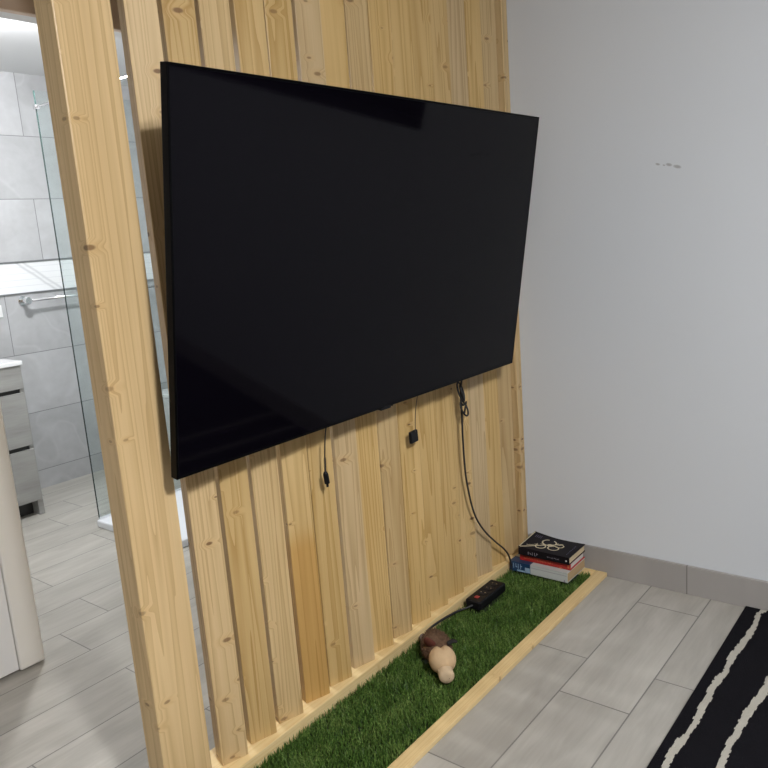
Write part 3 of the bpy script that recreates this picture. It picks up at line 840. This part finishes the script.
# ------------------------------------------------------------------ rug
RX0, RX1, RY0, RY1 = -0.30, 1.9360, -0.90, 0.4450
s1 = [(1.93, .409, .396), (1.912, .415, .404), (1.852, .410, .398), (1.792, .412, .397), (1.733, .416, .401), (1.677, .421, .405), (1.627, .416, .405), (1.608, .413, .403), (1.591, .421, .404), (1.536, .423, .409),
      (1.492, .420, .406), (1.448, .421, .406), (1.400, .417, .405), (1.359, .417, .409), (1.333, .425, .408), (1.287, .427, .413), (1.240, .424, .413), (1.1, .42, .405), (0.8, .425, .41), (0.4, .415, .40), (-.3, .42, .405)]
s2 = [(1.93, .310, .296), (1.80, .322, .306), (1.70, .326, .310), (1.640, .332, .316), (1.594, .330, .315), (1.565, .334, .317), (1.527, .338, .322), (1.490, .343, .326), (1.448, .343, .328), (1.416, .343, .330), (1.400, .343, .330), (1.375, .345, .333),
      (1.340, .344, .332), (1.312, .342, .331), (1.294, .341, .328), (1.1, .335, .32), (0.8, .345, .33), (0.4, .33, .315), (-.3, .34, .325)]
def interp(tab, x):
    for (xa, a0, a1), (xb, b0, b1) in zip(tab, tab[1:]):
        if xb <= x <= xa:
            t = (xa - x) / (xa - xb); return a0 + (b0 - a0) * t, a1 + (b1 - a1) * t
    return tab[-1][1:]
bm = bmesh.new()
r3 = random.Random(11)
x = RX1; TZ, BZ = 0.0075, 0.0005
n_str = 5
while x > RX0:
    step = min(r3.choice((0.006, 0.008, 0.010, 0.012)), x - RX0)
    xa, xb = x, x - step
    xm = (xa + xb) / 2
    cuts = [(RY0, 0)]
    lines = []
    for k in range(n_str):
        base_s = (s1, s2)[k % 2]; off = (k // 2) * 0.20
        a, b_ = interp(base_s, xm if k < 2 else max(RX0, min(RX1, RX1 + RX0 - xm)))
        j = r3.choice((-1, 0, 1)) * 0.0013; j2 = r3.choice((-1, 0, 1)) * 0.0010
        lines.append((a - off + j, b_ - off + j2))
    ys = [RY1]
    for a, b_ in lines: ys += [a, b_]
    ys.append(RY0)
    for i in range(len(ys) - 1):
        vs = [bm.verts.new(V(*p)) for p in ((xa, ys[i], TZ), (xb, ys[i], TZ), (xb, ys[i + 1], TZ), (xa, ys[i + 1], TZ))]
        f = bm.faces.new(vs); f.material_index = i % 2
    x = xb
for (p, q) in (((RX1, RY1), (RX0, RY1)), ((RX1, RY0), (RX0, RY0)), ((RX1, RY0), (RX1, RY1)), ((RX0, RY0), (RX0, RY1))):
    bm.faces.new([bm.verts.new(V(*c)) for c in ((*p, BZ), (*q, BZ), (*q, TZ), (*p, TZ))])
bm.faces.new([bm.verts.new(V(*c)) for c in ((RX0, RY0, BZ), (RX1, RY0, BZ), (RX1, RY1, BZ), (RX0, RY1, BZ))])
me = bpy.data.meshes.new('rug'); bmesh.ops.recalc_face_normals(bm, faces=bm.faces)
for f in bm.faces:
    if f.material_index in (0, 1) and abs(f.normal.z) > 0.9 and f.calc_center_median().z > 0.003 * S and f.normal.z < 0: f.normal_flip()
bm.to_mesh(me); bm.free()
me.materials.append(MAT['rug_black']); me.materials.append(MAT['rug_cream'])
rug = bpy.data.objects.new('rug', me); COL.objects.link(rug)
tag(rug, 'black woven rug with wavy cream stripes on the grey floor', 'rug')

# ------------------------------------------------------------------ bathroom
vy = 2.954
van = thing('vanity_cabinet', 'grey wood bathroom vanity with white top seen left of the post', 'cabinet', V(1.17, vy, 0))
vo = V(1.17, vy, 0)
bm = bmesh.new(); box(bm, 0.94, 1.4000, vy + 0.014, 3.288, 0.060, 0.610); box(bm, 1.3830, 1.4000, vy + 0.002, vy + 0.014, 0.060, 0.610); box(bm, 0.94, 0.957, vy + 0.002, vy + 0.014, 0.060, 0.610)
obj('body', bm, 'cabinet_wood', van, vo)
for (z0, z1) in ((0.062, 0.2735), (0.2900, 0.5020), (0.5180, 0.6090)):
    obj('drawer', boxm(0.958, 1.3960, vy - 0.004, vy + 0.013, z0, z1), 'cabinet_wood', van, V(1.0, vy, z0 - 0.4), bevel=0.001)
bm = bmesh.new()
for z0, z1 in ((0.2735, 0.2900), (0.5020, 0.5180)):
    box(bm, 0.958, 1.3840, vy + 0.0075, vy + 0.0138, z0, z1)
obj('grip_recess', bm, 'recess', van, vo)
obj('foot', boxm(1.3780, 1.4000, vy, 3.288, 0.0, 0.060), 'cabinet_wood', van, vo); obj('foot', boxm(0.94, 0.962, vy, 3.288, 0.0, 0.060), 'cabinet_wood', van, vo)
obj('plinth', boxm(0.962, 1.3780, vy + 0.05, vy + 0.062, 0.0, 0.060), 'recess', van, vo)
obj('countertop', boxm(0.935, 1.4050, vy - 0.010, 3.288, 0.610, 0.6270), 'ceramic', van, vo, bevel=0.004)

rail = thing('towel_rail', 'chrome towel rail on grey tiles under the white border', 'towel rail', V(1.626, 3.291, 0.838))
ro = V(1.626, 3.291, 0.838)
bm = bmesh.new(); tube(bm, [V(1.600, 3.245, 0.838), V(2.36, 3.245, 0.838)], 0.0085, 12)
obj('bar', bm, 'chrome', rail, ro, smooth=True)
for xx in (1.614, 2.345):
    bm = bmesh.new(); cyl(bm, V(xx, 3.2905, 0.838), (0, -1, 0), 0.028, 0.008, 28); cyl(bm, V(xx, 3.285, 0.838), (0, -1, 0), 0.014, 0.056, 20)
    cyl(bm, V(xx, 3.2420, 0.838), (0, -1, 0), 0.026, 0.012, 28, 0.020)
    obj('bracket', bm, 'chrome', rail, ro, bevel=0.002)

ol = thing('wall_socket', 'white socket plate on bathroom tiles above the vanity', 'socket', V(1.49, 3.291, 0.797))
obj('plate', boxm(1.455, 1.5190, 3.2845, 3.2908, 0.7800, 0.8300), 'white_plastic', ol, V(1.49, 3.291, 0.797), bevel=0.002)
obj('insert', boxm(1.470, 1.504, 3.2825, 3.2850, 0.792, 0.818), 'socket_grey', ol, V(1.49, 3.291, 0.797))

gy = 2.588
sc = thing('shower_screen', 'clear greenish glass shower screen left of the wooden post', 'shower screen', V(1.424, gy, 0.036))
so = V(1.424, gy, 0.036)
obj('pane', boxm(1.4255, 2.36, gy - 0.003, gy + 0.003, 0.037, 1.568), 'glass', sc, so)
obj('edge', boxm(1.4237, 1.4253, gy - 0.0032, gy + 0.0032, 0.037, 1.568), 'glass_edge', sc, so)
obj('bottom_profile', boxm(1.4255, 2.36, gy - 0.005, gy + 0.005, 0.030, 0.0370), 'acrylic', sc, so)
bm = bmesh.new(); box(bm, 1.418, 1.432, gy - 0.008, gy + 0.008, 1.507, 1.522)
tube(bm, [V(1.4255, gy - 0.006, 1.5145), V(1.4255, 1.9575, 1.5145)], 0.0055, 10)
obj('brace', bm, 'chrome', sc, so)
tray = obj('shower_tray', boxm(1.416, 2.74, 2.12, gy + 0.008, 0.0, 0.0295), 'acrylic', None, V(1.416, 2.12, 0), bevel=0.008, seg=3)
tag(tray, 'low white shower tray on the floor under the glass screen', 'shower tray')

wc = thing('toilet', 'white ceramic toilet glimpsed through the gap right of the post', 'toilet', V(2.29, 3.29, 0.0))
wo = V(2.29, 3.29, 0)
bm = bmesh.new()
prof = [(0.06, 0.10), (0.085, 0.12), (0.11, 0.155), (0.128, 0.19), (0.134, 0.21)]
rings = []
zs = [0.0, 0.10, 0.20, 0.27, 0.30]
for (hw, ln_), z in zip(prof, zs):
    ring = []
    for k in range(25):
        t = math.pi * k / 24
        ring.append(bm.verts.new(V(2.29 + hw * math.cos(t), 3.18 - ln_ * math.sin(t), z)))
    ring.append(bm.verts.new(V(2.29 - hw, 3.2885, z))); ring.append(bm.verts.new(V(2.29 + hw, 3.2885, z)))
    rings.append(ring)
for a, b_ in zip(rings, rings[1:]):
    for k in range(len(a)):
        bm.faces.new((a[k], a[(k + 1) % len(a)], b_[(k + 1) % len(a)], b_[k]))
bm.faces.new(rings[0]); bm.faces.new(rings[-1])
obj('bowl', bm, 'ceramic', wc, wo, smooth=False)
bm = bmesh.new()
ra, rb = [], []
for z, lst in ((0.301, ra), (0.320, rb)):
    for k in range(25):
        t = math.pi * k / 24
        lst.append(bm.verts.new(V(2.29 + 0.138 * math.cos(t), 3.18 - 0.215 * math.sin(t), z)))
    lst.append(bm.verts.new(V(2.29 - 0.138, 3.26, z))); lst.append(bm.verts.new(V(2.29 + 0.138, 3.26, z)))
for k in range(len(ra)):
    bm.faces.new((ra[k], ra[(k + 1) % len(ra)], rb[(k + 1) % len(ra)], rb[k]))
bm.faces.new(ra[::-1]); bm.faces.new(rb)
obj('lid', bm, 'ceramic', wc, wo, bevel=0.004)

# ------------------------------------------------------------------ light
def area(name, loc, size, power, col, rot=(0, 0, 0), shape='DISK', size_y=None):
    ld = bpy.data.lights.new(name, 'AREA'); ld.energy = power; ld.color = col; ld.shape = shape; ld.size = size
    if size_y: ld.size_y = size_y
    o = bpy.data.objects.new(name, ld); COL.objects.link(o); o.location = loc; o.rotation_euler = rot
    return o
pl = bpy.data.lights.new('ceiling_lamp', 'POINT'); pl.energy = 84; pl.color = (0.985, 0.985, 1.0); pl.shadow_soft_size = 0.10
po = bpy.data.objects.new('ceiling_lamp', pl); COL.objects.link(po); po.location = V(0.24, -0.55, 1.685)
area('ceiling_lamp_panel', V(0.24, -0.55, 1.780), 0.24, 58, (0.975, 0.985, 1.0))
area('bathroom_lamp_panel', V(1.28, 2.42, 1.780), 0.28, 14, (0.96, 0.98, 1.0))
bl = bpy.data.lights.new('bathroom_lamp', 'POINT'); bl.energy = 50; bl.color = (0.96, 0.98, 1.0); bl.shadow_soft_size = 0.05
bo = bpy.data.objects.new('bathroom_lamp', bl); COL.objects.link(bo); bo.location = V(1.28, 2.42, 1.742)

wd = bpy.data.worlds.new('room ambience'); SC.world = wd; wd.use_nodes = True
wd.node_tree.nodes['Background'].inputs[0].default_value = (0.02, 0.02, 0.025, 1)
wd.node_tree.nodes['Background'].inputs[1].default_value = 0.3

# ------------------------------------------------------------------ camera
cd = bpy.data.cameras.new('camera'); cam = bpy.data.objects.new('camera', cd); COL.objects.link(cam)
cd.sensor_width = 36; cd.lens = 36 * 761.55 / 768; cd.clip_start = 0.02
R = ((0.61794636, -0.78270717, -0.07424137), (-0.19569703, -0.06166865, -0.97872348), (0.76147552, 0.61932743, -0.19128138))
Mr = Matrix(((R[0][0], -R[1][0], -R[2][0]), (R[0][1], -R[1][1], -R[2][1]), (R[0][2], -R[1][2], -R[2][2])))
cam.matrix_world = Matrix.Translation(V(0, 0, 1)) @ Mr.to_4x4()
SC.camera = cam
SC.view_settings.view_transform = 'Standard'; SC.view_settings.look = 'None'
SC.view_settings.exposure = 0.0; SC.view_settings.gamma = 1.0; SC.view_settings.use_curve_mapping = False
